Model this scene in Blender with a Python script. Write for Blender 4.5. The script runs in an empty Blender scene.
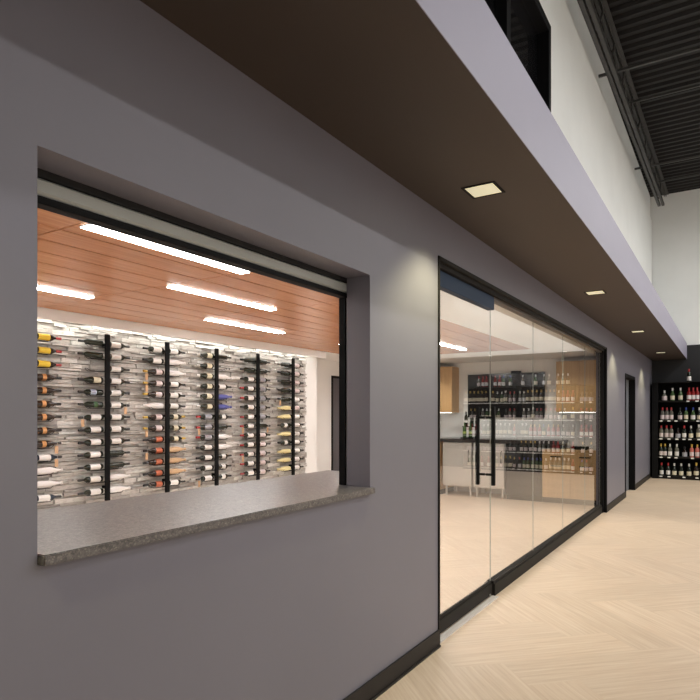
import bpy, bmesh, math, random
from mathutils import Vector, Matrix
random.seed(11)
PI = math.pi
S = bpy.context.scene
COL = S.collection

# ------------------------------------------------------------------ camera, world, exposure, large lights
CAM_H = 1.455
ang = math.atan(379 / 600.0)
cd = bpy.data.cameras.new('camera'); cam = bpy.data.objects.new('camera', cd); COL.objects.link(cam)
cam.location = (0, 0, CAM_H); cam.rotation_euler = (PI / 2, 0, ang - PI / 2)
cd.sensor_width = 36; cd.lens = 600 / 700 * 36; cd.shift_y = 65 / 700; cd.clip_start = .05; cd.clip_end = 100
S.camera = cam
w = bpy.data.worlds.new('world'); S.world = w; w.use_nodes = True
w.node_tree.nodes['Background'].inputs[0].default_value = (.8, .85, 1, 1)
w.node_tree.nodes['Background'].inputs[1].default_value = .05
S.view_settings.view_transform = 'Standard'; S.view_settings.look = 'None'
S.view_settings.exposure = 0.0; S.view_settings.gamma = 1; S.view_settings.use_curve_mapping = False

STORE_ROWS = [(-2.4, 70), (-6.1, 105)]      # y of each high bay row, watts per lamp
STORE_X = [-1.0, 3.2, 7.2, 11.0, 14.2]
BAY_W = [.12, 1.0, 1.25, 1.15, 1.3]            # share of each lamp along the hall
BAY_Z = 6.0
def area(name, loc, sx, sy, power, col=(1, .97, .93), rot=(0, 0, 0)):
    l = bpy.data.lights.new(name, 'AREA'); l.shape = 'RECTANGLE'; l.size = sx; l.size_y = sy; l.energy = power; l.color = col
    o = bpy.data.objects.new(name, l); COL.objects.link(o); o.location = loc; o.rotation_euler = rot
    return o
for ry, p in STORE_ROWS:
    for x, q in zip(STORE_X, BAY_W):
        area('high_bay_light', (x, ry, BAY_Z - .03), 2.3, .28, p * q, (1, .985, .975))
SPOT_P = 68; PANEL_E = 43.0; STRIP_E = 15.0; UNDER_E = 4.5; FILL_P = 34

# ------------------------------------------------------------------ materials
def mat(name, col=(.5, .5, .5), rough=.5, metal=0, spec=.5, emit=None, es=0, coat=0):
    m = bpy.data.materials.new(name); m.use_nodes = True
    b = m.node_tree.nodes['Principled BSDF']
    b.inputs['Base Color'].default_value = (*col, 1); b.inputs['Roughness'].default_value = rough
    b.inputs['Metallic'].default_value = metal; b.inputs['Specular IOR Level'].default_value = spec
    b.inputs['Coat Weight'].default_value = coat
    if emit: b.inputs['Emission Color'].default_value = (*emit, 1); b.inputs['Emission Strength'].default_value = es
    return m
def nd(m, t, **k):
    n = m.node_tree.nodes.new(t)
    for a, b in k.items(): setattr(n, a, b)
    return n
def lk(m, a, b): m.node_tree.links.new(a, b)
def bsdf(m): return m.node_tree.nodes['Principled BSDF']
def coords(m, scale=(1, 1, 1), src='Object', rot=(0, 0, 0)):
    t = nd(m, 'ShaderNodeTexCoord'); p = nd(m, 'ShaderNodeMapping'); p.inputs['Scale'].default_value = scale
    p.inputs['Rotation'].default_value = rot
    lk(m, t.outputs[src], p.inputs[0]); return p.outputs[0]
def ramp(m, fac, stops):
    r = nd(m, 'ShaderNodeValToRGB'); e = r.color_ramp.elements
    while len(e) < len(stops): e.new(.5)
    for i, (p, c) in enumerate(stops): e[i].position = p; e[i].color = (*c, 1)
    lk(m, fac, r.inputs[0]); return r.outputs[0]
def noise(m, vec, scale, detail=4, rough=.55):
    n = nd(m, 'ShaderNodeTexNoise'); n.inputs['Scale'].default_value = scale; n.inputs['Detail'].default_value = detail
    n.inputs['Roughness'].default_value = rough; lk(m, vec, n.inputs['Vector']); return n.outputs['Fac']
def bump(m, h, strength=.2, dist=.01):
    b = nd(m, 'ShaderNodeBump'); b.inputs['Strength'].default_value = strength; b.inputs['Distance'].default_value = dist
    lk(m, h, b.inputs['Height']); lk(m, b.outputs[0], bsdf(m).inputs['Normal'])
def paint(name, col, rough=.5, var=.03):
    m = mat(name, col, rough)
    v = coords(m); n = noise(m, v, 1.3, 3)
    lk(m, ramp(m, n, [(.3, tuple(c * (1 - var) for c in col)), (.7, tuple(c * (1 + var) for c in col))]), bsdf(m).inputs['Base Color'])
    bump(m, noise(m, v, 260, 2), .06, .002)
    return m

M = {}
M['grey_paint'] = paint('grey_paint', (.184, .178, .216), .42)
M['fascia_paint'] = paint('fascia_paint', (.29, .28, .365), .5)
M['soffit_paint'] = paint('soffit_paint', (.048, .034, .026), .6)
M['white_paint'] = paint('white_paint', (.78, .77, .73), .6)
M['room_white'] = paint('room_white', (.87, .865, .855), .55)
M['upper_white'] = paint('upper_white', (.82, .845, .83), .7)
M['dark_paint'] = paint('dark_paint', (.014, .015, .017), .6)
M['base_dark'] = mat('base_dark', (.019, .0155, .0135), .55, spec=.25)
M['black_metal'] = mat('black_metal', (.006, .006, .0065), .65, spec=.12)
M['frame_dark'] = mat('frame_dark', (.015, .0135, .012), .6, spec=.15)
M['header_blue'] = mat('header_blue', (.018, .038, .078), .55, spec=.2)
M['aluminium'] = mat('aluminium', (.62, .62, .60), .35, .9)
M['shutter'] = mat('shutter_enamel', (.50, .53, .52), .3)
M['gap_black'] = mat('gap_black', (.008, .008, .009), .7)
M['steel'] = mat('steel', (.62, .60, .57), .32, .75)
M['joist'] = mat('joist_paint', (.05, .05, .048), .55)
M['door_grey'] = mat('door_grey', (.16, .17, .19), .45)
M['leaf_grey'] = mat('leaf_grey', (.10, .095, .11), .45)
M['lamp_panel'] = mat('lamp_panel', (1, 1, 1), .4, emit=(1, .985, .965), es=PANEL_E)
M['led'] = mat('led_strip', (1, 1, 1), .4, emit=(1, .98, .9), es=STRIP_E)
M['under'] = mat('under_led', (1, 1, 1), .4, emit=(1, .97, .92), es=UNDER_E)
M['lens'] = mat('downlight_lens', (.9, .88, .7), .3, emit=(1, .97, .64), es=.36)
M['fill_lens'] = mat('fill_lens', (.9, .9, .88), .4, emit=(1, .96, .9), es=3.0)
M['screen'] = mat('screen_glass', (.006, .006, .007), .12)
M['white_plastic'] = mat('white_plastic', (.7, .7, .68), .4)
M['tile'] = mat('backsplash', (.74, .75, .74), .25)
v = coords(M['tile'], (1, 1, 1), 'Object', (PI / 2, 0, PI / 2))
br = nd(M['tile'], 'ShaderNodeTexBrick'); br.inputs['Scale'].default_value = 1; br.inputs['Brick Width'].default_value = .15; br.inputs['Row Height'].default_value = .075
br.inputs['Mortar Size'].default_value = .002; br.inputs['Color1'].default_value = (.84, .85, .85, 1); br.inputs['Color2'].default_value = (.81, .83, .83, 1); br.inputs['Mortar'].default_value = (.76, .76, .76, 1)
sx = nd(M['tile'], 'ShaderNodeSeparateXYZ'); cx = nd(M['tile'], 'ShaderNodeCombineXYZ'); tc = nd(M['tile'], 'ShaderNodeTexCoord')
lk(M['tile'], tc.outputs['Object'], sx.inputs[0]); lk(M['tile'], sx.outputs[1], cx.inputs[0]); lk(M['tile'], sx.outputs[2], cx.inputs[1]); lk(M['tile'], cx.outputs[0], br.inputs['Vector'])
lk(M['tile'], br.outputs['Color'], bsdf(M['tile']).inputs['Base Color'])

# store and room floor: pale wood look with fine straight grain along each plank
m = M['floor'] = mat('pale_plank', (.7, .6, .48), .38)
v = coords(m, (1.2, 26, 1), 'UV'); n1 = noise(m, v, 1.6, 6, .65)
c1 = ramp(m, n1, [(.27, (.60, .45, .34)), (.5, (.70, .55, .43)), (.75, (.80, .665, .545))])
g = nd(m, 'ShaderNodeNewGeometry'); hs = nd(m, 'ShaderNodeHueSaturation'); mr = nd(m, 'ShaderNodeMapRange')
mr.inputs['To Min'].default_value = .95; mr.inputs['To Max'].default_value = 1.04
lk(m, g.outputs['Random Per Island'], mr.inputs[0]); lk(m, mr.outputs[0], hs.inputs['Value']); lk(m, c1, hs.inputs['Color'])
lk(m, hs.outputs[0], bsdf(m).inputs['Base Color']); bump(m, n1, .08, .002)

# slatted wood ceiling
m = M['wood_ceiling'] = mat('wood_ceiling', (.45, .2, .1), .27, spec=.35)
v = coords(m, (1.0, 22, 1)); n1 = noise(m, v, 2.2, 5, .6)
lk(m, ramp(m, n1, [(.3, (.50, .215, .098)), (.7, (.64, .30, .145))]), bsdf(m).inputs['Base Color'])
def wood(name, a, b, rough=.4, sc=(1, 30, 2)):
    m = mat(name, a, rough); v = coords(m, sc); n = noise(m, v, 2.5, 5, .6)
    lk(m, ramp(m, n, [(.3, a), (.72, b)]), bsdf(m).inputs['Base Color']); return m
M['oak'] = wood('oak_cabinet', (.50, .30, .13), (.64, .42, .20), .4, (20, 20, 1))
M['seam'] = mat('panel_seam', (.03, .015, .01), .7)

# speckled granite
m = M['granite'] = mat('granite', (.2, .18, .17), .34, spec=1.0)
v = coords(m); vo = nd(m, 'ShaderNodeTexVoronoi'); vo.inputs['Scale'].default_value = 210; lk(m, v, vo.inputs['Vector'])
n1 = noise(m, v, 55, 5, .75)
mx = nd(m, 'ShaderNodeMix', data_type='RGBA'); mx.inputs[0].default_value = .6
sp = nd(m, 'ShaderNodeSeparateColor'); lk(m, vo.outputs['Color'], sp.inputs[0])
lk(m, ramp(m, sp.outputs[0], [(.0, (.02, .018, .018)), (.55, (.07, .064, .064)), (.82, (.17, .15, .14)), (1, (.36, .32, .28))]), mx.inputs[6])
lk(m, ramp(m, n1, [(.4, (.022, .02, .02)), (.62, (.16, .145, .14))]), mx.inputs[7])
lk(m, mx.outputs[2], bsdf(m).inputs['Base Color'])
m = M['black_granite'] = mat('dark_counter', (.03, .025, .024), .15)

# stacked ledge stone
m = M['stone'] = mat('ledge_stone', (.5, .47, .44), .85)
g = nd(m, 'ShaderNodeNewGeometry'); v = coords(m, (6, 6, 26)); n1 = noise(m, v, 3, 6, .7)
c1 = ramp(m, n1, [(.34, (.62, .60, .58)), (.48, (.88, .87, .86)), (.7, (1.0, 1.0, 1.0))])
c2 = ramp(m, g.outputs['Random Per Island'], [(0, (.43, .405, .385)), (.3, (.55, .525, .50)), (.65, (.65, .63, .605)), (1, (.80, .785, .76))])
mx = nd(m, 'ShaderNodeMix', data_type='RGBA', blend_type='MULTIPLY'); mx.inputs[0].default_value = 1
lk(m, c2, mx.inputs[6]); lk(m, c1, mx.inputs[7]); lk(m, mx.outputs[2], bsdf(m).inputs['Base Color']); bump(m, n1, .6, .012)

# steel deck
m = M['deck'] = mat('deck_paint', (.013, .0125, .0125), .6, spec=.3)

# plate glass: mirror-like reflection on the outer skin by real Fresnel, clear through
def glass_mat(name, tint, boost, ior=1.5):
    m = bpy.data.materials.new(name); m.use_nodes = True; nt = m.node_tree
    nt.nodes.remove(nt.nodes['Principled BSDF']); out = nt.nodes['Material Output']
    tr = nd(m, 'ShaderNodeBsdfTransparent'); tr.inputs[0].default_value = (*tint, 1)
    gl = nd(m, 'ShaderNodeBsdfGlossy'); gl.inputs['Roughness'].default_value = 0.0; gl.inputs[0].default_value = (1, 1, 1, 1)
    fr = nd(m, 'ShaderNodeFresnel'); fr.inputs[0].default_value = ior
    g = nd(m, 'ShaderNodeNewGeometry'); inv = nd(m, 'ShaderNodeMath', operation='SUBTRACT'); inv.inputs[0].default_value = boost
    mb = nd(m, 'ShaderNodeMath', operation='MULTIPLY'); mb.inputs[1].default_value = boost
    lk(m, g.outputs['Backfacing'], mb.inputs[0]); lk(m, mb.outputs[0], inv.inputs[1])
    mu = nd(m, 'ShaderNodeMath', operation='MULTIPLY', use_clamp=True); lk(m, fr.outputs[0], mu.inputs[0]); lk(m, inv.outputs[0], mu.inputs[1])
    mi = nd(m, 'ShaderNodeMixShader'); lk(m, mu.outputs[0], mi.inputs[0]); lk(m, tr.outputs[0], mi.inputs[1]); lk(m, gl.outputs[0], mi.inputs[2])
    lk(m, mi.outputs[0], out.inputs[0]); return m
M['glass'] = glass_mat('plate_glass', (.975, .985, .975), 1.6)
M['glass_edge'] = mat('glass_edge', (.36, .38, .355), .15)
M['dark_glass'] = mat('dark_glass', (.008, .008, .009), .03, spec=1.0); bsdf(M['dark_glass']).inputs['IOR'].default_value = 2.0

# bottle materials
BM = {}
def bm_(k, c, r=.35, met=0): BM[k] = mat(k, c, r, met)
bm_('dark_green_glass', (.012, .017, .010), .08); bm_('dark_brown_glass', (.018, .009, .006), .08); bm_('green_glass', (.05, .10, .03), .08)
bm_('pale_glass', (.13, .13, .11), .08); bm_('rose_glass', (.50, .14, .12), .08); bm_('red_glass', (.25, .012, .012), .08); bm_('blue_black_glass', (.015, .025, .045), .08)
bm_('white_label', (.80, .78, .76), .6); bm_('cream_label', (.72, .66, .50), .6); bm_('yellow_label', (.80, .56, .05), .5); bm_('pinkish_label', (.66, .57, .57), .6)
bm_('orange_label', (.48, .13, .065), .6); bm_('grey_label', (.34, .34, .38), .6); bm_('gold_label', (.55, .27, .10), .4); bm_('silver_blue_label', (.35, .40, .52), .4); bm_('green_yellow_label', (.38, .45, .12), .5)
bm_('black_capsule', (.012, .012, .014), .35); bm_('red_capsule', (.42, .03, .035), .35); bm_('gold_capsule', (.62, .42, .08), .35, .2); bm_('blue_capsule', (.02, .05, .30), .35); bm_('white_capsule', (.7, .7, .68), .4)
bm_('white_paper', (.82, .80, .79), .8); bm_('blue_paper', (.09, .10, .33), .7); bm_('tan_paper', (.62, .42, .25), .8); bm_('yellow_paper', (.78, .68, .36), .8)
bm_('green_band', (.06, .14, .06), .5); bm_('kraft_tag', (.60, .38, .22), .8); bm_('price_card', (.85, .85, .83), .6)

# ------------------------------------------------------------------ helpers
def box(bm, lo, hi, bev=0):
    x0, y0, z0 = lo; x1, y1, z1 = hi
    vs = [bm.verts.new(p) for p in ((x0, y0, z0), (x1, y0, z0), (x1, y1, z0), (x0, y1, z0), (x0, y0, z1), (x1, y0, z1), (x1, y1, z1), (x0, y1, z1))]
    fs = [bm.faces.new([vs[i] for i in f]) for f in ((0, 3, 2, 1), (4, 5, 6, 7), (0, 1, 5, 4), (1, 2, 6, 5), (2, 3, 7, 6), (3, 0, 4, 7))]
    if bev:
        es = list({e for f in fs for e in f.edges})
        bmesh.ops.bevel(bm, geom=es, offset=bev, segments=2, affect='EDGES', profile=.5)
    return fs
def tube(bm, pts, r, n=8, cap=True):
    pts = [Vector(p) for p in pts]; rings = []
    for i, p in enumerate(pts):
        a = pts[max(i - 1, 0)]; b = pts[min(i + 1, len(pts) - 1)]; d = (b - a).normalized()
        u = d.cross(Vector((0, 0, 1)));
        if u.length < .01: u = d.cross(Vector((0, 1, 0)))
        u.normalize(); v = d.cross(u)
        rings.append([bm.verts.new(p + r * (math.cos(t) * u + math.sin(t) * v)) for t in (2 * PI * k / n for k in range(n))])
    for a, b in zip(rings, rings[1:]):
        for k in range(n): bm.faces.new((a[k], a[(k + 1) % n], b[(k + 1) % n], b[k]))
    if cap: bm.faces.new(rings[0][::-1]); bm.faces.new(rings[-1])
def lathe(bm, prof, n=16, a0=0, a1=2 * PI, wob=0, rnd=None):
    full = abs(a1 - a0 - 2 * PI) < 1e-6; k = n if full else n + 1; rings = []
    for r, z in prof:
        if r < 1e-5: rings.append([bm.verts.new((0, 0, z))]); continue
        rings.append([bm.verts.new((r * (1 + (rnd.uniform(-wob, wob) if rnd else 0)) * math.cos(a0 + (a1 - a0) * i / n), r * (1 + (rnd.uniform(-wob, wob) if rnd else 0)) * math.sin(a0 + (a1 - a0) * i / n), z)) for i in range(k)])
    for a, b in zip(rings, rings[1:]):
        for i in range(n):
            j = (i + 1) % k
            if len(a) == 1 and len(b) == 1: continue
            if len(a) == 1: bm.faces.new((a[0], b[j], b[i]))
            elif len(b) == 1: bm.faces.new((a[i], a[j], b[0]))
            else: bm.faces.new((a[i], a[j], b[j], b[i]))
def mesh(name, bm, m, smooth=False):
    me = bpy.data.meshes.new(name); bmesh.ops.recalc_face_normals(bm, faces=bm.faces); bm.to_mesh(me); bm.free()
    for q in (m if isinstance(m, (list, tuple)) else [m]): me.materials.append(q)
    if smooth:
        for p in me.polygons: p.use_smooth = True
        me.set_sharp_from_angle(angle=math.radians(38)) if hasattr(me, 'set_sharp_from_angle') else None
    return me
def link(name, me, parent=None):
    o = bpy.data.objects.new(name, me); COL.objects.link(o)
    if parent: o.parent = parent
    return o
def obj(name, bm, m, parent=None, smooth=False): return link(name, mesh(name, bm, m, smooth), parent)
def boxes(name, lst, m, parent=None, bev=0):
    bm = bmesh.new()
    for lo, hi in lst: box(bm, lo, hi, bev)
    return obj(name, bm, m, parent)
def tag(o, label, cat, group=None):
    o['label'] = label; o['category'] = cat
    if group: o['group'] = group
    return o
def thing(name, label, cat, loc=(0, 0, 0), rot=(0, 0, 0), group=None):
    o = bpy.data.objects.new(name, None); COL.objects.link(o); o.location = loc; o.rotation_euler = rot; o.empty_display_size = .05
    return tag(o, label, cat, group)
def struct(o): o['kind'] = 'structure'; return o
ORD = ['zeroth', 'first', 'second', 'third', 'fourth', 'fifth', 'sixth', 'seventh', 'eighth', 'ninth', 'tenth', 'eleventh', 'twelfth', 'thirteenth', 'fourteenth', 'fifteenth', 'sixteenth', 'seventeenth', 'eighteenth', 'nineteenth', 'twentieth']

# ------------------------------------------------------------------ dimensions
WY = 1.55; WT = .14; WB = WY + WT            # grey wall face, thickness, room-side face
X0, X1 = -4.0, 15.9; YR = -8.0; DECK = 6.65
SOF = 2.745; FY = .822; FTOP = 3.105
WX0, WX1, WZ0, WZ1 = .902, 2.645, 1.055, 2.17
SX0, SX1, SZ = 3.49, 9.60, 2.46
DX0, DX1, DZ = 11.53, 12.82, 2.19
RC = 2.44; RX1 = 10.8; STY = 5.52; RY1 = 6.1; STX1 = 7.44; PX = 7.75; RX0 = .3

# ------------------------------------------------------------------ floor (herringbone planks laid at 45 degrees)
def floor():
    bm = bmesh.new(); uvl = bm.loops.layers.uv.new('UVMap'); W_, L_ = .30, 1.20
    r = random.Random(3); c = math.cos(PI / 4)
    def rot(a, b): return (a * c - b * c + 6.0, a * c + b * c - 1.0)
    for i in range(-75, 75):
        for j in range(-16, 17):
            ox, oy = i * W_ + j * L_, i * W_ - j * L_
            for q in (0, 1):
                if q == 0: a0, b0, a1, b1 = ox, oy, ox + L_, oy + W_
                else: a0, b0, a1, b1 = ox, oy + W_, ox + W_, oy + W_ + L_
                cx_, cy_ = rot((a0 + a1) / 2, (b0 + b1) / 2)
                if cx_ < X0 - 1 or cx_ > X1 + 1 or cy_ < YR - 1 or cy_ > RY1 + 1: continue
                P = [(a0, b0), (a1, b0), (a1, b1), (a0, b1)]
                vs = [bm.verts.new((*rot(*p), 0)) for p in P]; f = bm.faces.new(vs)
                ru, rv = r.uniform(0, 50), r.uniform(0, 50)
                for l, p in zip(f.loops, P):
                    a, b = p[0] - a0, p[1] - b0
                    l[uvl].uv = (a + ru, b + rv) if q == 0 else (b + ru, a + rv)
    for co, no in (((X0, 0, 0), (-1, 0, 0)), ((X1 + .1, 0, 0), (1, 0, 0)), ((0, YR, 0), (0, -1, 0)), ((0, RY1 + .1, 0), (0, 1, 0))):
        bmesh.ops.bisect_plane(bm, geom=bm.verts[:] + bm.edges[:] + bm.faces[:], plane_co=co, plane_no=no, clear_outer=True)
    me = bpy.data.meshes.new('floor'); bm.normal_update()
    for f in bm.faces:
        if f.normal.z < 0: f.normal_flip()
    bm.to_mesh(me); bm.free(); me.materials.append(M['floor'])
    return struct(link('floor', me))
floor()

# ------------------------------------------------------------------ grey wall with openings
lst = []
def wb(x0, x1, z0, z1): lst.append(((x0, WY, z0), (x1, WB, z1)))
TOPZ = SOF + .2
wb(X0, WX0, 0, TOPZ); wb(WX0, WX1, 0, WZ0); wb(WX0, WX1, WZ1, TOPZ); wb(WX1, SX0, 0, TOPZ); wb(SX0, SX1, SZ, TOPZ)
wb(SX1, DX0, 0, TOPZ); wb(DX0, DX1, DZ, TOPZ); wb(DX1, X1, 0, TOPZ)
struct(boxes('wall_left', lst, M['grey_paint']))
struct(boxes('soffit', [((X0, FY + .0035, SOF), (X1, WY, SOF + .02))], M['soffit_paint']))
struct(boxes('fascia', [((X0, FY, SOF), (X1, FY + .003, FTOP))], M['fascia_paint']))
struct(boxes('soffit_ledge', [((X0, FY + .0035, FTOP - .04), (X1, WY, FTOP - .02))], M['fascia_paint']))
# upper white wall around the high window
UX0, UX1, UZ0, UZ1 = 2.2, 6.29, 3.35, 5.43
lst = [((X0, WY, TOPZ), (UX0, WB, 6.08)), ((UX1, WY, TOPZ), (X1, WB, 6.08)), ((UX0, WY, TOPZ), (UX1, WB, UZ0)), ((UX0, WY, UZ1), (UX1, WB, 6.08)),
       ((X0, WY + .035, 6.08), (X1, WB, DECK))]
struct(boxes('wall_left_upper', lst, M['upper_white']))
struct(boxes('wall_far', [((X1 + .02, YR, 0), (X1 + .15, WB, DECK))], M['upper_white']))
struct(boxes('wall_far_dark_panel', [((X1, YR, 0), (X1 + .02, WY, 3.07))], M['dark_paint']))
struct(boxes('wall_right', [((X0, YR - .15, 0), (X1, YR, DECK))], M['upper_white']))
struct(boxes('wall_near', [((X0 - .15, YR, 0), (X0, RY1, DECK))], M['upper_white']))

# baseboards
BH = .105
struct(boxes('baseboard_left', [((X0, WY - .012, 0), (SX0, WY, BH)), ((SX1 + .005, WY - .012, 0), (DX0, WY, BH)), ((DX1, WY - .012, 0), (15.39, WY, BH)),
                                ((X0, WY - .022, 0), (SX0, WY - .012, .012)), ((SX0, WY - .012, 0), (SX0 + .006, WY + .07, BH))], M['base_dark'], bev=.002))

# high window
wn = struct(boxes('window_2', [((UX0, WY - .012, UZ0), (UX0 + .09, WY + .12, UZ1)), ((UX1 - .09, WY - .012, UZ0), (UX1, WY + .12, UZ1)),
                               ((UX0 + .09, WY - .012, UZ1 - .09), (UX1 - .09, WY + .12, UZ1)), ((UX0 + .09, WY - .012, UZ0), (UX1 - .09, WY + .12, UZ0 + .09))], M['black_metal'], bev=.004))
for x in (3.56, 4.93): boxes('mullion', [((x - .05, WY + .0, UZ0 + .09), (x + .05, WY + .12, UZ1 - .09))], M['black_metal'], wn)
boxes('window_pane', [((UX0 + .09, WY + .095, UZ0 + .09), (UX1 - .09, WY + .105, UZ1 - .09))], M['dark_glass'], wn)

# ------------------------------------------------------------------ steel deck, joists, bridging
bm = bmesh.new(); p = .19; n = int((X1 - X0) / p) + 2; a = None
ybk = (YR, WB)
prof = []
for i in range(n):
    x = X0 + i * p
    prof += [(x, 0), (x + .06, 0), (x + .085, .045), (x + .165, .045)]
prev = None
for x, dz in prof:
    cur = [bm.verts.new((x, y, DECK + dz)) for y in ybk]
    if prev: bm.faces.new((prev[0], cur[0], cur[1], prev[1]))
    prev = cur
struct(obj('ceiling', bm, M['deck']))
for jy in (1.27, -.6, -2.5, -4.4, -6.3):
    j = struct(bpy.data.objects.new('roof_joist', None)); COL.objects.link(j); j.location = (0, jy + (.19 if jy > 1 else 0), 0); j.rotation_euler.z = -.0125 if jy > 1 else 0
    e = 14.95 if jy > 1 else 15.8
    boxes('bottom_chord', [((X0, -.065, 6.09), (e, -.012, 6.10)), ((X0, -.065, 6.09), (e, -.058, 6.14)), ((X0, .012, 6.09), (e, .065, 6.10)), ((X0, .058, 6.09), (e, .065, 6.14)),
                           ((X0, -.018, 6.10), (e, -.012, 6.14)), ((X0, .012, 6.10), (e, .018, 6.14))], M['joist'], j)
    boxes('top_chord', [((X0, -.065, 6.63), (X1, -.012, 6.645)), ((X0, .012, 6.63), (X1, .065, 6.645)), ((X0, -.018, 6.585), (X1, -.012, 6.63)), ((X0, .012, 6.585), (X1, .018, 6.63))], M['joist'], j)
    bm = bmesh.new(); x = X0; k = 0; pts = []
    while x < e: pts.append((x, 0, 6.12 if k % 2 == 0 else 6.60)); x += .42; k += 1
    pts.append((X1 - .1, 0, 6.6))
    for q in zip(pts, pts[1:]): tube(bm, q, .011, 6)
    obj('web', bm, M['joist'], j)
for i, (x, z, y1) in enumerate(((1.2, 6.12, WY - .025), (5.0, 6.12, WY - .025), (8.85, 6.12, WY - .025), (12.6, 6.14, WY - .025), (3.1, 6.5, WY - .03), (6.9, 6.5, WY - .03), (10.65, 6.5, WY - .03), (14.6, 6.5, WY - .03))):
    struct(boxes('bridging_bar', [((x - .016, YR, z + .0), (x + .016, y1, z + .006)), ((x - .016, YR, z + .006), (x - .011, y1, z + .034))], M['joist']))

# high bay fixtures
k = 0
for ry, pw in STORE_ROWS:
    for x in STORE_X:
        k += 1
        t = thing('high_bay_fixture', f'long black linear lamp under the deck, {ORD[STORE_X.index(x) + 1]} along the row ' + ('nearer the grey wall' if ry > -3 else 'farther from the grey wall'), 'ceiling light', (x, ry, BAY_Z), group='linear lamps over the shop floor')
        boxes('housing', [((-1.2, -.17, .0), (1.2, .17, .06))], M['black_metal'], t, .006)
        for sx_ in (-.9, .9): bm = bmesh.new(); tube(bm, ((sx_, 0, .06), (sx_, 0, DECK - BAY_Z)), .004, 6); obj('suspension_cable', bm, M['steel'], t)

# ------------------------------------------------------------------ soffit downlights
for i, x in enumerate((-.1, 3.315, 6.72, 10.2, 13.9)):
    nm = ['behind the camera', 'nearest the camera', 'above the middle of the glass front', 'before the far doorway', 'closest to the black shelves'][i]
    t = thing('downlight', 'square recessed downlight in the brown soffit, ' + nm, 'downlight', (x, 1.19, SOF), group='square downlights in the soffit')
    a = .098; b = .082
    boxes('trim', [((-a, -a, -.004), (a, -b, .0)), ((-a, b, -.004), (a, a, .0)), ((-a, -b, -.004), (-b, b, .0)), ((b, -b, -.004), (a, b, .0))], M['black_metal'], t)
    boxes('lens', [((-b, -b, -.003), (b, b, -.0005))], M['lens'], t)
    l = bpy.data.lights.new('downlight_lamp', 'SPOT'); l.energy = SPOT_P; l.color = (1, .92, .52); l.spot_size = math.radians(108); l.spot_blend = .55; l.shadow_soft_size = .05
    o = bpy.data.objects.new('downlight_lamp', l); COL.objects.link(o); o.location = (x, 1.19, SOF - .03)

# ------------------------------------------------------------------ room behind the wall
struct(boxes('wall_room_back', [((RX0, STY + .1, 0), (PX, STY + .2, RC)), ((PX - .31, STY - .0, 0), (PX, STY + .1, RC)), ((PX - .1, STY + .2, 0), (PX, RY1 + .1, RC)), ((PX, RY1, 0), (9.02, RY1 + .1, RC)), ((9.95, RY1, 0), (RX1, RY1 + .1, RC)), ((9.02, RY1, 2.17), (9.95, RY1 + .1, RC))], M['room_white']))
struct(boxes('wall_room_end', [((RX1, WB, 0), (RX1 + .1, RY1 + .1, RC))], M['room_white']))
struct(boxes('wall_room_start', [((RX0 - .1, WB, 0), (RX0, STY + .1, RC))], M['room_white']))
struct(boxes('wall_backsplash', [((RX1 - .012, WB, 1.03), (RX1, 4.9, 1.5))], M['tile']))
WCX0, WCX1, WCY0, WCY1 = RX0, 9.02, 2.5, 5.33
struct(boxes('ceiling_room', [((RX0, WB, RC), (RX1 + .1, WCY0, RC + .1)), ((WCX1, WCY0, RC), (RX1 + .1, RY1 + .1, RC + .1)), ((RX0, WCY1, RC), (WCX1, RY1 + .1, RC + .1)), ((RX0, WCY0, RC + .05), (WCX1, WCY1, RC + .1))], M['room_white']))
struct(boxes('trim_1', [((RX0, WCY1, 2.345), (STX1 + .3, WCY1 + .05, RC))], M['room_white']))        # valance in front of the stone
# wood ceiling: boards .25 wide with dark joints
bm = bmesh.new(); xs = [RX0] + [.62, 1.87, 3.11, 4.36, 5.61, 6.86, 8.11] + [WCX1]; y = WCY0; ys = []
while y < WCY1 - .02: ys.append(y); y += .2515
ys.append(WCY1)
LR = [(2.82, 1.90), (3.60, 3.14), (4.52, 1.88), (4.52, 4.42), (2.82, 4.42), (3.60, 5.66), (4.52, 6.93), (3.36, 7.32), (3.60, .66)]
for xa, xb in zip(xs, xs[1:]):
    for ya, yb in zip(ys, ys[1:]): box(bm, (xa + .005, ya + .005, RC), (xb - .005, yb - .005, RC + .02), .001)
wc = struct(obj('ceiling_wood', bm, M['wood_ceiling']))
struct(boxes('ceiling_wood_backing', [((RX0, WCY0, RC + .021), (WCX1, WCY1, RC + .045))], M['seam']))
for i, (ly, lx) in enumerate(LR):
    names = ['nearest the hatch, the longest looking', 'second lamp back through the hatch', 'at left edge of the hatch', 'nearest the stone wall, smallest whole one',
             'hidden past the right side of the hatch', 'in the middle of the ceiling, past the hatch', 'just showing at the right edge of the hatch', 'seen through the glass door at its left edge', 'over the left end of the counter']
    t = thing('linear_ceiling_light', 'white strip lamp in wood ceiling ' + names[i], 'ceiling light', (lx, ly, RC), group='strip lamps in the wood ceiling')
    boxes('lamp_frame', [((-.006, -.047, -.004), (1.216, .047, -.0005))], M['white_plastic'], t)
    boxes('diffuser', [((0, -.042, -.008), (1.21, .042, -.0045))], M['lamp_panel'], t)
# perforated boards: rows of little dark holes
bm = bmesh.new()
for (xa, xb, ya, yb) in ((1.15, 1.84, 2.53, 2.72), (3.16, 4.3, 2.53, 2.72)):
    x = xa
    while x < xb:
        y = ya
        while y < yb:
            vs = [bm.verts.new((x + .003 * math.cos(t * PI / 3), y + .003 * math.sin(t * PI / 3), RC - .0006)) for t in range(6)]
            bm.faces.new(vs[::-1]); y += .0185
        x += .0185
struct(obj('ceiling_perforation', bm, M['seam']))

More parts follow.
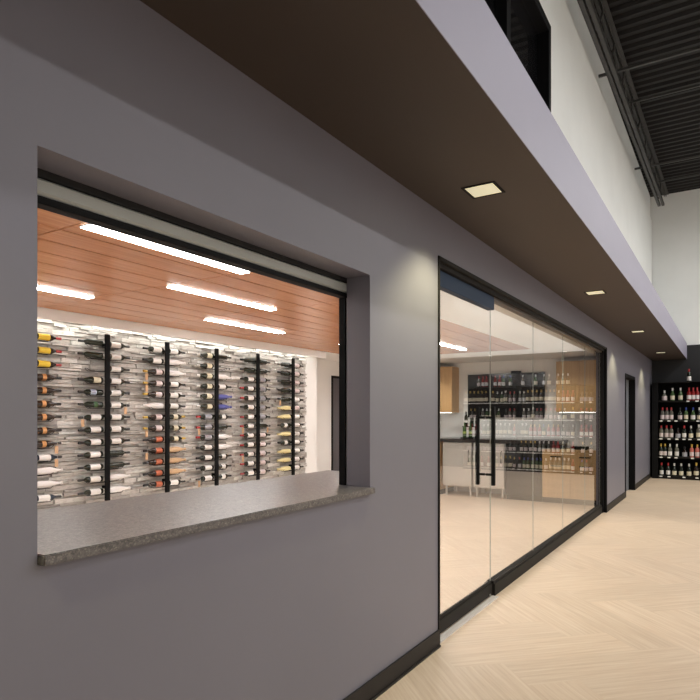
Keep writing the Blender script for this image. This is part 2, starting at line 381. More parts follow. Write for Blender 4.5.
# ledge stone wall
bm = bmesh.new(); r = random.Random(5); z = .30
while z < 2.40:
    h = min(r.choice((.022, .03, .038, .048)), 2.42 - z); x = 2.3 + r.uniform(-.2, 0)
    if h < .015: break
    while x < STX1:
        L = r.uniform(.09, .34); xe = min(x + L, STX1); d = r.choice((0, .008, .016, .026, .036))
        if STX1 - xe < .06: xe = STX1
        fs = box(bm, (x + .002, STY - d, z + .0022), (xe - .002, STY + .1, z + h - .0022))
        for v in {v for f in fs for v in f.verts}:
            if v.co.y < STY + .05: v.co.y += r.uniform(-.008, .008); v.co.z += r.uniform(-.002, .002)
        x = xe
    z += h
struct(obj('wall_stone', bm, M['stone']))
struct(boxes('wall_stone_plinth', [((2.1, STY - .12, 0), (STX1, STY + .1, .30))], M['room_white']))
t = tag(boxes('led_strip', [((2.2, WCY1 + .06, 2.405), (STX1, WCY1 + .075, 2.42))], M['led']), 'glowing strip hidden above the stone wall behind the white valance', 'led strip')
t = tag(boxes('led_strip', [((2.2, STY - .105, .302), (STX1, STY - .09, .315))], M['led']), 'glowing strip on the ledge at the foot of the stone wall', 'led strip')

# back door of the room
d = struct(boxes('door_2', [((9.06, RY1 + .02, .01), (9.91, RY1 + .06, 2.13))], M['leaf_grey']))
boxes('door_frame', [((9.02, RY1 - .015, 0), (9.06, RY1 + .09, 2.17)), ((9.91, RY1 - .015, 0), (9.95, RY1 + .09, 2.17)), ((9.06, RY1 - .015, 2.13), (9.91, RY1 + .09, 2.17))], M['black_metal'], d)
for hz in (.3, 1.2, 1.95): boxes('hinge', [((9.062, RY1 + .008, hz - .05), (9.085, RY1 + .02, hz + .05))], M['steel'], d)
bm = bmesh.new(); tube(bm, ((9.84, RY1 + .02, 1.0), (9.84, RY1 - .05, 1.0), (9.72, RY1 - .05, 1.0)), .01); obj('door_handle', bm, M['steel'], d)

# ------------------------------------------------------------------ far doorway in the grey wall
d = struct(boxes('door_1', [((DX0 + .06, WY + .10, .01), (DX1 - .06, WY + .145, DZ - .06))], M['door_grey']))
boxes('door_frame', [((DX0, WY - .012, 0), (DX0 + .06, WB + .01, DZ)), ((DX1 - .06, WY - .012, 0), (DX1, WB + .01, DZ)), ((DX0 + .06, WY - .012, DZ - .06), (DX1 - .06, WB + .01, DZ))], M['black_metal'], d, .003)
bm = bmesh.new(); tube(bm, ((DX0 + .14, WY + .10, 1.0), (DX0 + .14, WY + .04, 1.0), (DX0 + .26, WY + .04, 1.0)), .011); obj('door_handle', bm, M['steel'], d)
# closed corridor behind that door is not seen: a dark back wall closes the opening
struct(boxes('wall_behind_door', [((DX0 - .1, WB + .01, 0), (DX1 + .1, WB + .05, DZ + .1))], M['dark_paint']))

# ------------------------------------------------------------------ service hatch: shutter, guides, counter
t = thing('roller_shutter', 'pale grey rolled up shutter housing along the top of the hatch opening', 'roller shutter', (WX0, WB + .005, 2.096))
bm = bmesh.new(); prof = [(.0, .044), (.01, .052), (.05, .052), (.06, .044), (.06, .0), (.01, .0), (-.002, .01)]
ra = [bm.verts.new((-.35, y, z)) for y, z in prof]; rb = [bm.verts.new((1.785, y, z)) for y, z in prof]
for i in range(len(prof)): j = (i + 1) % len(prof); bm.faces.new((ra[i], rb[i], rb[j], ra[j]))
bm.faces.new(ra[::-1]); bm.faces.new(rb); obj('housing', bm, M['shutter'], t)
boxes('gap_strip', [((-.35, .0, .053), (1.785, .06, .09))], M['gap_black'], t)  # black strip stands in for the shaded gap above the housing
boxes('bottom_rail', [((-.35, .002, -.024), (1.785, .05, -.0005))], M['black_metal'], t, .003)
boxes('guide_rail', [((1.752, .012, -1.01), (1.785, .05, -.0245))], M['black_metal'], t)
boxes('guide_cover', [((1.762, .0, -1.01), (1.785, .0115, -.025))], M['aluminium'], t)
boxes('guide_rail', [((-.05, .012, -1.01), (-.02, .05, -.0245))], M['black_metal'], t)

def slab(pts, z0, z1):
    bm = bmesh.new(); f = bm.faces.new([bm.verts.new((x, y, z0)) for x, y in pts])
    e = bmesh.ops.extrude_face_region(bm, geom=[f]); vs = [q for q in e['geom'] if isinstance(q, bmesh.types.BMVert)]
    bmesh.ops.translate(bm, verts=vs, vec=(0, 0, z1 - z0)); bmesh.ops.recalc_face_normals(bm, faces=bm.faces)
    bmesh.ops.bevel(bm, geom=bm.edges[:], offset=.003, segments=2, affect='EDGES'); return bm
bm = slab([(WX0 + .002, WY - .028), (WX1 + .008, WY - .028), (WX1 + .008, WY - .002), (WX1 - .002, WY - .002), (WX1 - .002, WB + .002), (3.32, WB + .002), (3.32, 2.27), (.35, 2.27), (.35, WB + .002), (WX0 + .002, WB + .002)], 1.056, 1.0855)
tag(obj('service_counter', bm, M['granite']), 'speckled grey granite counter slab running through the hatch opening', 'countertop')
ct = thing('counter_base', 'white base cabinet under the granite counter inside the room', 'cabinet', (.4, WB, 0))
boxes('body', [((0, .01, .0), (2.85, .48, 1.055))], M['room_white'], ct)

# ------------------------------------------------------------------ storefront
GY = 1.63
sf = thing('glass_storefront', 'long dark framed glass front of fixed panes beside the glass door', 'glass front', (SX0, GY, 0))
def sbox(name, lst, m, bev=.002): return boxes(name, [((a[0] - SX0, a[1] - GY, a[2]), (b[0] - SX0, b[1] - GY, b[2])) for a, b in lst], m, sf, bev)
DR = 4.70
sbox('head_rail', [((SX0 + .02, 1.57, 2.405), (SX1 - .02, 1.655, SZ)), ((SX0, WY - .008, 2.435), (SX1, 1.57, SZ))], M['frame_dark'])
sbox('jamb', [((SX0, WY - .008, 0), (SX0 + .02, 1.655, SZ))], M['frame_dark'])
sbox('jamb', [((SX1 - .05, WY + .03, 0), (SX1, 1.645, 2.405)), ((SX1 - .012, WY - .012, 0), (SX1 + .03, WY + .03, SZ))], M['black_metal'])
sbox('sill_rail', [((DR, 1.59, 0), (SX1 - .06, 1.68, .095)), ((DR, 1.60, .095), (SX1 - .06, 1.66, .118))], M['frame_dark'])
sbox('head_lining', [((DR, 1.60, 2.385), (SX1 - .06, 1.66, 2.405))], mat('bronze', (.10, .075, .055), .3, .5), 0)
sbox('threshold', [((SX0 + .006, WY + .005, 0), (DR - .02, 1.605, .008))], mat('threshold', (.62, .58, .58), .5), 0)
def pane(name, x0, x1, z0, z1, parent, off):
    bm = bmesh.new(); fs = box(bm, (x0 - off[0], GY - .004 - off[1], z0), (x1 - off[0], GY + .004 - off[1], z1))
    bm.normal_update()
    for f in fs:
        c_ = f.calc_center_median(); f.material_index = 0 if abs(abs(c_.y + off[1] - GY) - .004) < 1e-4 else 1
    return obj(name, bm, [M['glass'], M['glass_edge']], parent)
gx = [DR, 5.95, 7.20, 8.46, SX1 - .05]
for a, b in zip(gx, gx[1:]): pane('glass_pane', a + .0015, b - .0015, .118, 2.386, sf, (SX0, GY))
dr = thing('glass_door', 'frameless glass door with blue grey header, dark bottom rail and black ladder pulls', 'door', (SX0 + .02, GY, 0))
pane('door_pane', SX0 + .026, DR - .002, .12, 2.30, dr, (SX0 + .02, GY))
def dbox(name, lst, m, bev=.003): return boxes(name, [((a[0] - SX0 - .02, a[1] - GY, a[2]), (b[0] - SX0 - .02, b[1] - GY, b[2])) for a, b in lst], m, dr, bev)
dbox('header', [((SX0 + .022, 1.595, 2.298), (DR - .005, 1.648, 2.402))], M['header_blue'])
dbox('bottom_rail', [((SX0 + .022, 1.610, .012), (DR - .004, 1.65, .10)), ((SX0 + .022, 1.618, .10), (DR - .004, 1.642, .12))], M['frame_dark'])
dbox('rail_foot', [((DR - .075, 1.602, .004), (DR - .06, 1.614, .03))], M['aluminium'], 0)
hx = 4.585 - SX0 - .02
for s in (-1, 1):
    bm = bmesh.new(); box(bm, (hx - .016, s * .065 - .014, .90), (hx + .016, s * .065 + .014, 1.52), .004); h = obj('pull_handle', bm, M['black_metal'], dr)
    for z in (.985, 1.435): bm = bmesh.new(); tube(bm, ((hx, s * .0045, z), (hx, s * .055, z)), .010, 10); obj('standoff', bm, M['black_metal'], h)

# ------------------------------------------------------------------ bottles
CACHE = {}
SHAPES = {
    'bordeaux': [(0, 0), (.034, 0), (.0375, .004), (.0375, .185), (.034, .203), (.022, .222), (.0155, .235), (.0145, .29), (.0155, .292), (.0155, .302), (0, .302)],
    'burgundy': [(0, 0), (.037, 0), (.0405, .004), (.0405, .135), (.036, .165), (.024, .205), (.0155, .235), (.0145, .288), (.016, .29), (.016, .30), (0, .30)],
    'squat': [(0, 0), (.040, 0), (.045, .006), (.046, .10), (.042, .13), (.02, .155), (.0155, .17), (.015, .235), (.0165, .237), (.0165, .245), (0, .245)],
    'liter': [(0, 0), (.040, 0), (.0445, .005), (.0445, .20), (.040, .22), (.022, .245), (.0165, .26), (.0155, .315), (.017, .317), (.017, .33), (0, .33)],
}
LBL = {'bordeaux': (.0381, .035, .165), 'burgundy': (.0411, .03, .125), 'squat': (.0466, .02, .095), 'liter': (.0451, .05, .17)}
CAP = {'bordeaux': (.0162, .240, .3035), 'burgundy': (.0165, .240, .3015), 'squat': (.0172, .185, .2465), 'liter': (.0178, .265, .3315)}
def getmesh(key, fn):
    if key not in CACHE: CACHE[key] = fn()
    return CACHE[key]
def mk_body(sh, g):
    bm = bmesh.new(); lathe(bm, SHAPES[sh], 14); return mesh('bottle_body', bm, BM[g], True)
def mk_label(sh, l, small):
    r_, a, b = LBL[sh]; bm = bmesh.new()
    if small == 'band': a, b = .075, .12
    if small == 'short': a, b = a - .005, a + .09
    if small == 'half': a = (a + b) / 2 - .01
    lathe(bm, [(r_, a), (r_, b)], 14)
    return mesh('bottle_label', bm, BM[l], True)
def mk_cap(sh, c_):
    r_, a, b = CAP[sh]; bm = bmesh.new(); lathe(bm, [(r_, a), (r_, b), (0, b)], 12); return mesh('bottle_capsule', bm, BM[c_], True)
def bottle(name, label, cat, loc, rot, sh, glass, lab, cap, group, small=None, sc=1):
    t = thing(name, label, cat, loc, rot, group); t.scale = (sc, sc, sc)
    link('bottle_body', getmesh(('b', sh, glass), lambda: mk_body(sh, glass)), t)
    if lab: link('paper_label', getmesh(('l', sh, lab, small), lambda: mk_label(sh, lab, small)), t)
    if cap: link('capsule', getmesh(('c', sh, cap), lambda: mk_cap(sh, cap)), t)
    return t
def mk_wrap(paper, seed):
    bm = bmesh.new(); rr = random.Random(seed)
    lathe(bm, [(0, 0), (.034, 0), (.040, .01), (.0425, .06), (.043, .12), (.041, .17), (.036, .2), (.028, .225), (.021, .25), (.017, .275), (.013, .29), (.022, .31), (.018, .318), (0, .30)], 14, wob=.07, rnd=rr)
    return mesh('wrapped_bottle', bm, BM[paper], True)

# ------------------------------------------------------------------ wine rack on the stone wall
RY = 5.42; RZ = 2.186; DZR = .1255; BS = .87
posts = [3.091, 3.865, 4.639, 5.413, 6.187, 6.961]
pname = ['hidden', 'leftmost', 'second', 'third', 'fourth', 'rightmost']
for i, px_ in enumerate(posts):
    lab = ['tall black wine rack post just behind the left edge of the hatch', 'leftmost black wine rack post on the stone wall', 'second black wine rack post from the left on stone wall', 'third black wine rack post, in the middle of the stone wall', 'fourth black wine rack post from the left on stone wall', 'rightmost black wine rack post near the end of stone wall'][i]
    t = thing('wine_rack', lab, 'wine rack', (px_, RY, .58), group='black wine rack posts on the stone wall')
    boxes('post', [((-.026, -.055, 0), (.026, -.03, 1.70))], M['black_metal'], t, .003)
    for zz in (.12, .85, 1.58): boxes('standoff', [((-.012, -.03, zz), (.012, .035, zz + .03))], M['black_metal'], t)
    for k in range(13):
        z = RZ - .58 - k * DZR
        for s in ((1,) if i == 0 else (-1, 1)):
            def mkrod():
                bm = bmesh.new()
                tube(bm, ((.0, -.028, -.043), (.175, -.028, -.043), (.205, -.02, -.026), (.218, -.012, -.019)), .003, 5)
                tube(bm, ((.0, .028, -.043), (.175, .028, -.043), (.205, .02, -.026), (.218, .012, -.019), (.218, -.012, -.019)), .003, 5)
                tube(bm, ((.015, -.03, -.043), (.015, .03, -.043)), .003, 5)
                bmesh.ops.translate(bm, verts=bm.verts, vec=(0, 0, .006))
                return mesh('cradle_rod', bm, M['black_metal'])
            o = link('cradle_rod', getmesh(('rod',), mkrod), t); o.location = (0, 0, z); o.rotation_euler = (0, 0, 0 if s > 0 else PI)
# kinds: (descriptor, shape, glass, label, capsule, small)
K = {
 'Y': ('yellow labelled bottle with red capsule', 'bordeaux', 'dark_brown_glass', 'yellow_label', 'red_capsule', None),
 'O': ('brown bottle with small gold label', 'burgundy', 'dark_brown_glass', 'gold_label', 'black_capsule', 'band'),
 'B': ('blue black bottle with white label', 'bordeaux', 'blue_black_glass', 'white_label', 'black_capsule', 'low'),
 'D': ('dark bottle without visible label', 'bordeaux', 'dark_green_glass', None, 'black_capsule', None),
 'C': ('dark bottle with cream label', 'burgundy', 'dark_green_glass', 'cream_label', 'black_capsule', None),
 'S': ('dark bottle with silver blue label', 'bordeaux', 'dark_green_glass', 'silver_blue_label', 'black_capsule', 'half'),
 'G': ('dark green bottle with green band', 'bordeaux', 'dark_green_glass', 'green_band', 'black_capsule', 'band'),
 'L': ('dark bottle with white label', 'bordeaux', 'dark_green_glass', 'white_label', 'black_capsule', None),
 'P': ('gold capped bottle with pinkish label', 'burgundy', 'dark_brown_glass', 'pinkish_label', 'gold_capsule', None),
 'R': ('dark bottle with orange red label', 'burgundy', 'dark_brown_glass', 'orange_label', 'black_capsule', None),
 'K': ('gold capped bottle with cream label', 'bordeaux', 'dark_green_glass', 'cream_label', 'gold_capsule', 'half'),
 'E': ('red capped bottle with grey label', 'bordeaux', 'dark_green_glass', 'grey_label', 'red_capsule', None),
 'Q': ('red capped bottle with white label', 'bordeaux', 'dark_green_glass', 'white_label', 'red_capsule', None),
 'M': ('dark bottle with grey label', 'bordeaux', 'dark_green_glass', 'grey_label', 'black_capsule', None),
 'N': ('dark bottle with small white label', 'bordeaux', 'dark_green_glass', 'white_label', 'black_capsule', 'half'),
 'T': ('bottle with wide pinkish white label', 'bordeaux', 'dark_green_glass', 'pinkish_label', 'black_capsule', None),
 'w': ('bottle wrapped in white paper', 'white_paper'), 'b': ('bottle wrapped in blue paper', 'blue_paper'),
 't': ('bottle wrapped in tan paper', 'tan_paper'), 'y': ('bottle wrapped in pale yellow paper', 'yellow_paper'),
}
cols = {(0, 1): 'YYYOOOOOOBwwB', (1, -1): 'DD.CSGLLLLLLL', (1, 1): 'LLLLLLLLLDDww', (2, -1): 'LLPPPwPPRRRRR', (2, 1): 'LwwLLLKKKtttL',
        (3, -1): 'CCCCCCEEELLLL', (3, 1): 'D.wLbbNDwwNNN', (4, -1): 'DDLQQLQQQQQQQ', (4, 1): 'DDMMMMMDTTTTT', (5, -1): 'DDDDDyyNyNyyy', (5, 1): 'TTTTLTLLLLLLL'}
rr = random.Random(21)
for (pi_, s), seq in cols.items():
    cnt = 0
    for k, ch in enumerate(seq):
        if ch == '.': continue
        cnt += 1
        kd = K[ch]; x = posts[pi_] + s * (.030 + rr.uniform(0, .006)); z = RZ - k * DZR
        where = 'in the leftmost rack column' if pi_ == 0 else ('left' if s < 0 else 'right') + ' of the ' + pname[pi_] + ' rack post'
        label = f'{kd[0]}, {ORD[cnt]} from top {where}'
        rot = (0, s * (PI / 2 + rr.uniform(-.02, .02)), 0)
        grp = 'wine bottles lying on the wall rack'
        if len(kd) == 2:
            sd = rr.randrange(3)
            t = thing('wrapped_bottle', label, 'wine bottle', (x, RY, z), rot, grp)
            link('paper_wrap', getmesh(('w', kd[1], sd), lambda: mk_wrap(kd[1], sd)), t); t.scale = (.76, .76, .86)
        else:
            sm = kd[5]
            bottle('wine_bottle', label, 'wine bottle', (x, RY, z), rot, kd[1], kd[2], kd[3], 'white_capsule' if (pi_, s) == (3, -1) and k < 6 else kd[4], grp, sm if sm in ('half', 'band') else None, BS).scale = (.78, .78, BS)
# paper tags hanging from bottle necks
def tagmesh():
    bm = bmesh.new(); box(bm, (-.017, -.001, -.095), (.017, .001, -.022)); return mesh('paper_tag', bm, BM['kraft_tag'])
def tagstr():
    bm = bmesh.new(); lathe(bm, [(.019, -.002), (.021, 0), (.019, .002), (.0175, 0), (.019, -.002)], 14)
    for v in bm.verts: v.co = Vector((v.co.z, v.co.x, v.co.y))
    return mesh('tag_string', bm, M['aluminium'])
for n_, (pi_, s, k) in enumerate(((0, 1, 8), (0, 1, 9), (1, 1, 5), (2, -1, 2), (2, -1, 3), (2, -1, 7), (2, -1, 9), (3, -1, 7), (3, -1, 12), (4, 1, 7), (4, -1, 7), (4, -1, 10), (1, -1, 6), (5, -1, 4))):
    x = posts[pi_] + s * .25; z = RZ - k * DZR
    side = 'left' if s < 0 else 'right'
    t = thing('bottle_tag', f'tan paper tag on a bottle neck {side} of the {pname[pi_]} rack post, {ORD[k + 1]} row' if pi_ else f'tan paper tag on a bottle neck near the left edge of the hatch, {ORD[k + 1]} row', 'tag', (x, RY, z), group='paper tags on bottle necks')
    link('tag_card', getmesh(('tg',), tagmesh), t); link('tag_string', getmesh(('ts',), tagstr), t)

# ------------------------------------------------------------------ black shelves on the far wall
SHX0, SHX1 = 15.40, 15.89
LV = [.07, .505, .925, 1.335, 1.78, 2.19]
units = [(1.50, .06), (.06, -1.40), (-1.40, -2.86)]
def u2y(u, X):
    l = (u - 350) / 600; c = math.cos(ang); s = math.sin(ang); return X * (s - c * l) / (c + s * l)
VIS = {5: [(689, 'r')], 4: [(664.5, 'p'), (672.5, 'g'), (680.5, 'g'), (689, 'R'), (693.2, 'R'), (697.2, 'R')],
       3: [(662.4, 'q'), (666.8, 'q'), (671.3, 'q'), (680, 'k'), (686, 'u'), (693, 'v'), (699.3, 'y')],
       2: [(661.3, 'q'), (666.6, 'q'), (671.3, 'q'), (678, 's'), (684.2, 'r'), (691, 'y'), (698.8, 'Y')],
       1: [(661, 'z'), (665, 'z'), (670, 'l'), (676.8, 'l'), (684.7, 's'), (691.8, 'o'), (697.3, 'o')],
       0: [(661.6, 'r'), (668.2, 'r'), (674.3, 'y'), (681.2, 'y'), (689, 'y'), (696.3, 'f')]}
BK = {'r': ('red capped bottle with white label', 'bordeaux', 'dark_green_glass', 'white_label', 'red_capsule'), 'p': ('pale bottle with pink label', 'squat', 'pale_glass', 'pinkish_label', 'white_capsule'),
      'g': ('green bottle with cream label', 'burgundy', 'green_glass', 'cream_label', 'white_capsule'), 'R': ('red bottle with white label', 'bordeaux', 'red_glass', 'white_label', 'red_capsule'),
      'q': ('red capped bottle with pink label', 'bordeaux', 'pale_glass', 'pinkish_label', 'red_capsule'), 'k': ('dark bottle with wide pale label', 'burgundy', 'dark_green_glass', 'pinkish_label', 'black_capsule'),
      'u': ('blue capped bottle with yellow label', 'bordeaux', 'green_glass', 'cream_label', 'blue_capsule'), 'v': ('blue capped bottle with white label', 'burgundy', 'green_glass', 'white_label', 'blue_capsule'),
      'y': ('green bottle with yellowish label', 'burgundy', 'dark_green_glass', 'cream_label', 'white_capsule'), 's': ('squat dark bottle with grey label', 'squat', 'dark_brown_glass', 'grey_label', 'black_capsule'),
      'Y': ('large pale bottle with cream label', 'liter', 'pale_glass', 'cream_label', 'white_capsule'), 'z': ('gold capped bottle with pinkish label', 'bordeaux', 'dark_green_glass', 'pinkish_label', 'gold_capsule'),
      'l': ('slim clear bottle with white label', 'bordeaux', 'pale_glass', 'white_label', 'white_capsule'), 'o': ('rose bottle with pink label and gold cap', 'bordeaux', 'rose_glass', 'pinkish_label', 'gold_capsule'),
      'f': ('fat dark bottle with cream label', 'liter', 'dark_brown_glass', 'cream_label', 'gold_capsule')}
rs = random.Random(8)
for ui, (ya, yb) in enumerate(units):
    un = ['beside the grey wall', 'second from the grey wall', 'third from the grey wall'][ui]
    t = thing('display_shelf', f'tall black bottle shelving unit on the far wall, {un}', 'shelving unit', (SHX0, ya, 0), group='black shelving units on the far wall')
    def sb(name, lst, m, bev=.002): return boxes(name, [((a[0] - SHX0, a[1] - ya, a[2]), (b[0] - SHX0, b[1] - ya, b[2])) for a, b in lst], m, t, bev)
    lft = ya - (.12 if ui == 0 else .015)
    sb('side_panel', [((SHX0, lft, 0), (SHX1 - .02, ya, 2.19))], M['black_metal']); sb('side_panel', [((SHX0, yb, 0), (SHX1 - .02, yb + .015, 2.19))], M['black_metal'])
    sb('back_panel', [((SHX1 - .02, yb, 0), (SHX1, ya, 2.19))], M['black_metal'], 0)
    for li, z in enumerate(LV):
        if ui and li < 5: sb('shelf_edge', [((SHX0 - .002, yb + .015, z - .028), (SHX0 - .0002, lft, z - .004))], M['aluminium'], 0)
        if li < 5: sb('shelf', [((SHX0, yb + .015, z - .03), (SHX1 - .02, lft, z))], M['frame_dark'])
        else: sb('top_board', [((SHX0 - .005, yb, z), (SHX1, ya, z + .012))], M['frame_dark'])
    sb('kick_plate', [((SHX0 + .02, yb + .015, 0), (SHX0 + .04, lft, .04))], M['frame_dark'])
    for li, z in enumerate(LV):
        zt = z if li < 5 else z + .012
        items = []
        if ui == 0:
            for u, k in VIS[li]: items.append((u2y(u, SHX0 + .08), k))
            ylo = u2y(700, SHX0 + .08) - .13
            if li == 5: ylo = -9
        else:
            ylo = lft - .052
        y = ylo; kind = rs.choice('rgqkylzoRuvl')
        while y > yb + .062:
            if rs.random() < .35: kind = rs.choice('rgqkylzoRuvfslY')
            if li < 5 or rs.random() < .6: items.append((y, kind))
            y -= rs.uniform(.098, .125) + (.08 if rs.random() < .1 else 0)
        for n_, (y, k) in enumerate(items):
            kd = BK[k]; lev = ['bottom shelf', 'second shelf', 'third shelf', 'fourth shelf', 'fifth shelf', 'top'][li]
            bottle('wine_bottle', f'{kd[0]}, {ORD[n_ + 1]} on {lev} of ' + ['nearest', 'middle', 'rightmost'][ui] + ' black unit', 'wine bottle', (SHX0 + .08, y, zt), (0, 0, rs.uniform(0, 6)), kd[1], kd[2], kd[3], kd[4], 'wine bottles on the far shelves', 'short', sc=.96).scale = (1.12, 1.12, .96)
        if li < 5:
            ys_ = [y for y, k in items][::2] if ui else [u2y(u, SHX0) for u in {4: (688, 697), 3: (661, 669, 676, 686, 698), 2: (661, 669, 677, 684, 690, 699), 1: (661, 669, 676, 692.5), 0: (661, 669, 684, 697)}[li]] + [y for y, k in items if y < .5][::2]
            for y in ys_:
                if y - .03 < yb or y > lft - .02: continue
                sb('price_card', [((SHX0 - .005, y - .03, z - .029), (SHX0 - .0022, y + .03, z - .003))], BM['price_card'], 0)

# ------------------------------------------------------------------ cabinets and machines on the end wall of the room
FX = 10.15
def cabinet(label, ya, yb, z1, x0=FX):
    t = thing('base_cabinet', label, 'cabinet', (x0, ya, 0), group='oak cabinets on the end wall')
    wdt = ya - yb; dep = RX1 - x0
    boxes('body', [((.02, -wdt + .001, .09), (dep - .012, -.001, z1))], M['oak'], t, .001)
    boxes('toe_kick', [((.07, -wdt, 0), (dep - .012, 0, .09))], M['frame_dark'], t)
    dwr = boxes('drawer', [((0, -wdt + .003, z1 - .19), (.02, -.003, z1 - .004))], M['oak'], t, .001)
    bm = bmesh.new(); c_ = -wdt / 2; tube(bm, ((0, c_ - .08, z1 - .09), (-.03, c_ - .08, z1 - .09), (-.03, c_ + .08, z1 - .09), (0, c_ + .08, z1 - .09)), .009); obj('drawer_handle', bm, M['black_metal'], dwr)
    dd = boxes('cabinet_door', [((0, -wdt + .003, .095), (.02, -.003, z1 - .194))], M['oak'], t, .001)
    bm = bmesh.new(); tube(bm, ((0, c_ - .08, z1 - .24), (-.03, c_ - .08, z1 - .24), (-.03, c_ + .08, z1 - .24), (0, c_ + .08, z1 - .24)), .009); obj('door_handle', bm, M['black_metal'], dd)
    return t
cabinet('oak base cabinet with black handles next to the black wine cooler', 2.63, 2.18, .86)
cabinet('oak base cabinet at the right end, by the glass front jamb', 2.18, 1.73, .86)
cabinet('oak base cabinet at the left end, seen beside the door jamb', 5.0, 4.46, .96)
def upper(label, ya, yb, nd_, z0=1.505, z1=2.36):
    t = thing('wall_cabinet', label, 'cabinet', (10.45, ya, z0), group='oak cabinets on the end wall'); wdt = ya - yb
    boxes('body', [((.02, -wdt, 0), (.349, 0, z1 - z0))], M['oak'], t, .001)
    for k in range(nd_):
        a = -wdt * k / nd_; b = -wdt * (k + 1) / nd_
        boxes('cabinet_door', [((0, b + .002, .0), (.02, a - .002, z1 - z0))], M['oak'], t, .001)
upper('oak wall cabinet hanging at the right behind the glass front', 2.476, 1.73, 2)
upper('oak wall cabinet hanging at the left behind the glass door', 5.3, 4.36, 2)
tag(boxes('under_cabinet_light', [((10.55, 1.78, 1.495), (10.58, 2.44, 1.505))], M['under']), 'thin glowing strip under the right oak wall cabinet', 'light', )
tag(boxes('under_cabinet_light', [((10.55, 4.42, 1.495), (10.58, 5.2, 1.505))], M['under']), 'thin glowing strip under the left oak wall cabinet', 'light')

def cooler(label, ya, yb):
    t = thing('undercounter_fridge', label, 'fridge', (FX, ya, 0), group='steel undercounter fridges'); wdt = ya - yb
    boxes('body', [((.035, -wdt, .17), (.60, 0, .965))], M['steel'], t, .004)
    dd = boxes('fridge_door', [((0, -wdt + .006, .20), (.033, -.006, .86))], M['steel'], t, .005)
    bm = bmesh.new(); tube(bm, ((0, -wdt + .05, .62), (-.035, -wdt + .05, .62), (-.035, -wdt + .05, .82), (0, -wdt + .05, .82)), .007); obj('door_handle', bm, M['black_metal'], dd)
    boxes('vent_panel', [((.01, -wdt + .006, .87), (.034, -.006, .955))], M['steel'], t, .003)
    for dx in (.08, .54):
        for dy in (-.05, -wdt + .05):
            bm = bmesh.new(); tube(bm, ((dx, dy, 0.0), (dx, dy, .02), (dx, dy, .17)), .02, 10); obj('leg', bm, M['steel'], t)
cooler('steel undercounter fridge on legs, left one, behind the glass door', 4.42, 3.86)
cooler('steel undercounter fridge on legs, right one, behind the door pulls', 3.84, 3.27)
t = thing('wine_cooler', 'black glass fronted wine cooler between steel fridge and oak cabinets', 'wine cooler', (FX, 3.25, 0))
boxes('body', [((.03, -.60, .08), (.60, 0, .965))], M['frame_dark'], t, .003)
boxes('plinth', [((.08, -.60, 0), (.60, 0, .08))], M['frame_dark'], t)
dd = boxes('cooler_door', [((0, -.595, .09), (.028, -.005, .96))], M['screen'], t, .003)
bm = bmesh.new(); tube(bm, ((0, -.55, .3), (-.035, -.55, .3), (-.035, -.55, .8), (0, -.55, .8)), .007); obj('door_handle', bm, M['black_metal'], dd)
tag(boxes('dark_countertop', [((FX - .02, 2.35, .966), (RX1 - .013, 4.46, 1.03))], M['black_granite'], bev=.003), 'dark polished countertop over the steel fridges on end wall', 'countertop')
tag(boxes('dark_countertop', [((FX - .02, 4.462, .962), (RX1 - .013, 5.02, .99))], M['black_granite'], bev=.003), 'dark countertop over the left oak cabinet beside the door jamb', 'countertop')
tag(boxes('dark_countertop', [((FX - .015, 1.73, .861), (RX1 - .013, 2.63, .885))], M['oak'], bev=.003), 'oak top over the right oak base cabinets', 'countertop')
# wall screen
t = thing('wall_screen', 'wide black screen hung on the end wall of the room', 'television', (RX1 - .001, 3.44, 1.41))
boxes('panel', [((-.06, -.70, 0), (-.02, .72, .80))], M['screen'], t, .004)
boxes('wall_bracket', [((-.02, -.2, .2), (0, .2, .6))], M['black_metal'], t)
t = thing('camera_bar', 'small black camera unit on top of the black wall screen', 'camera', (RX1 - .045, 3.25, 2.215))
boxes('body', [((-.03, -.09, 0), (.03, .09, .035))], M['black_metal'], t, .006)
bm = bmesh.new(); tube(bm, ((-.036, 0, .018), (-.03, 0, .018)), .012, 12); obj('lens', bm, M['screen'], t)
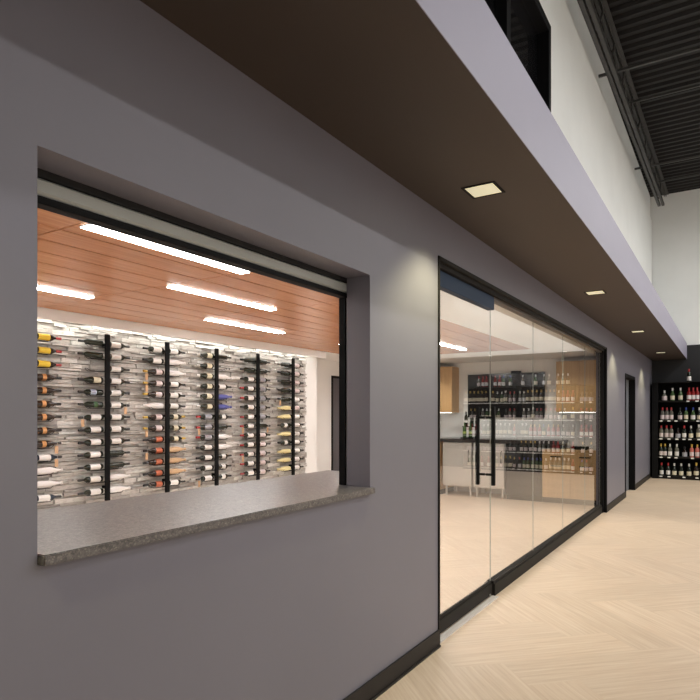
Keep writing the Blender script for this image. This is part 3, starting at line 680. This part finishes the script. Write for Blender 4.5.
# small tiered bottle stand on the counter
t = thing('bottle_stand', 'black two tier bottle stand on the dark counter behind the door', 'bottle stand', (10.45, 4.05, 1.031))
boxes('base', [((-.06, -.12, 0), (.10, .12, .015))], M['black_metal'], t, .002)
boxes('upper_tier', [((.02, -.12, .20), (.14, .12, .215))], M['black_metal'], t, .002)
boxes('post', [((.10, -.12, .015), (.12, -.10, .2))], M['black_metal'], t); boxes('post', [((.10, .10, .015), (.12, .12, .2))], M['black_metal'], t)
for dx, dy, dz, g_, l_, nm in ((-.0, .06, .015, 'green_glass', 'green_yellow_label', 'lower left'), (-.0, -.055, .015, 'green_glass', 'green_yellow_label', 'lower right'), (.075, .06, .215, 'dark_green_glass', 'white_label', 'upper left'), (.075, -.055, .215, 'dark_green_glass', None, 'upper right')):
    bottle('wine_bottle', f'green bottle at {nm} of the black stand on the dark counter', 'wine bottle', (10.45 + dx, 4.05 + dy, 1.031 + dz), (0, 0, 0), 'bordeaux', g_, l_, 'black_capsule' if dz > .1 else None, 'bottles on the counter stand', 'band', .9)
# small things on the right cabinet top
def smallbox(name, label, cat, x, y, sx_, sy_, h, m, z=.886):
    t = thing(name, label, cat, (x, y, z)); boxes('body', [((-sx_ / 2, -sy_ / 2, 0), (sx_ / 2, sy_ / 2, h))], m, t, .004); boxes('lid', [((-sx_ / 2 - .003, -sy_ / 2 - .003, h), (sx_ / 2 + .003, sy_ / 2 + .003, h + .012))], m, t, .003)
smallbox('black_tray', 'low black box on oak top near the middle', 'box', 10.4, 2.08, .2, .24, .035, M['black_metal'])
smallbox('white_canister', 'small white box on oak top near the jamb', 'box', 10.4, 1.82, .1, .1, .06, M['white_plastic'])
smallbox('dark_box', 'small dark box on oak top beside the black counter end', 'box', 10.4, 2.36, .1, .08, .05, M['leaf_grey'])
# small round fill lights added in the white ceiling to brighten the end wall
for i, y in enumerate((2.15, 3.35, 4.6)):
    t = thing('added_fill_light', 'small round added fill light in the white room ceiling, ' + ['nearest the glass front', 'middle one before the black screen', 'farthest from the glass front'][i], 'ceiling light', (9.65, y, RC), group='added fill lights in the white ceiling')
    bm = bmesh.new(); lathe(bm, [(.032, -.0005), (.045, -.0005), (.045, -.004), (.032, -.004), (.032, -.0005)], 20); obj('trim_ring', bm, M['white_plastic'], t, True)
    bm = bmesh.new(); lathe(bm, [(0, -.002), (.0318, -.002)], 20); obj('lens', bm, M['fill_lens'], t)
    l = bpy.data.lights.new('fill_lamp', 'SPOT'); l.energy = FILL_P; l.color = (1, .95, .88); l.spot_size = math.radians(150); l.spot_blend = .6; l.shadow_soft_size = .04
    o = bpy.data.objects.new('fill_lamp', l); COL.objects.link(o); o.location = (9.65, y, RC - .03)
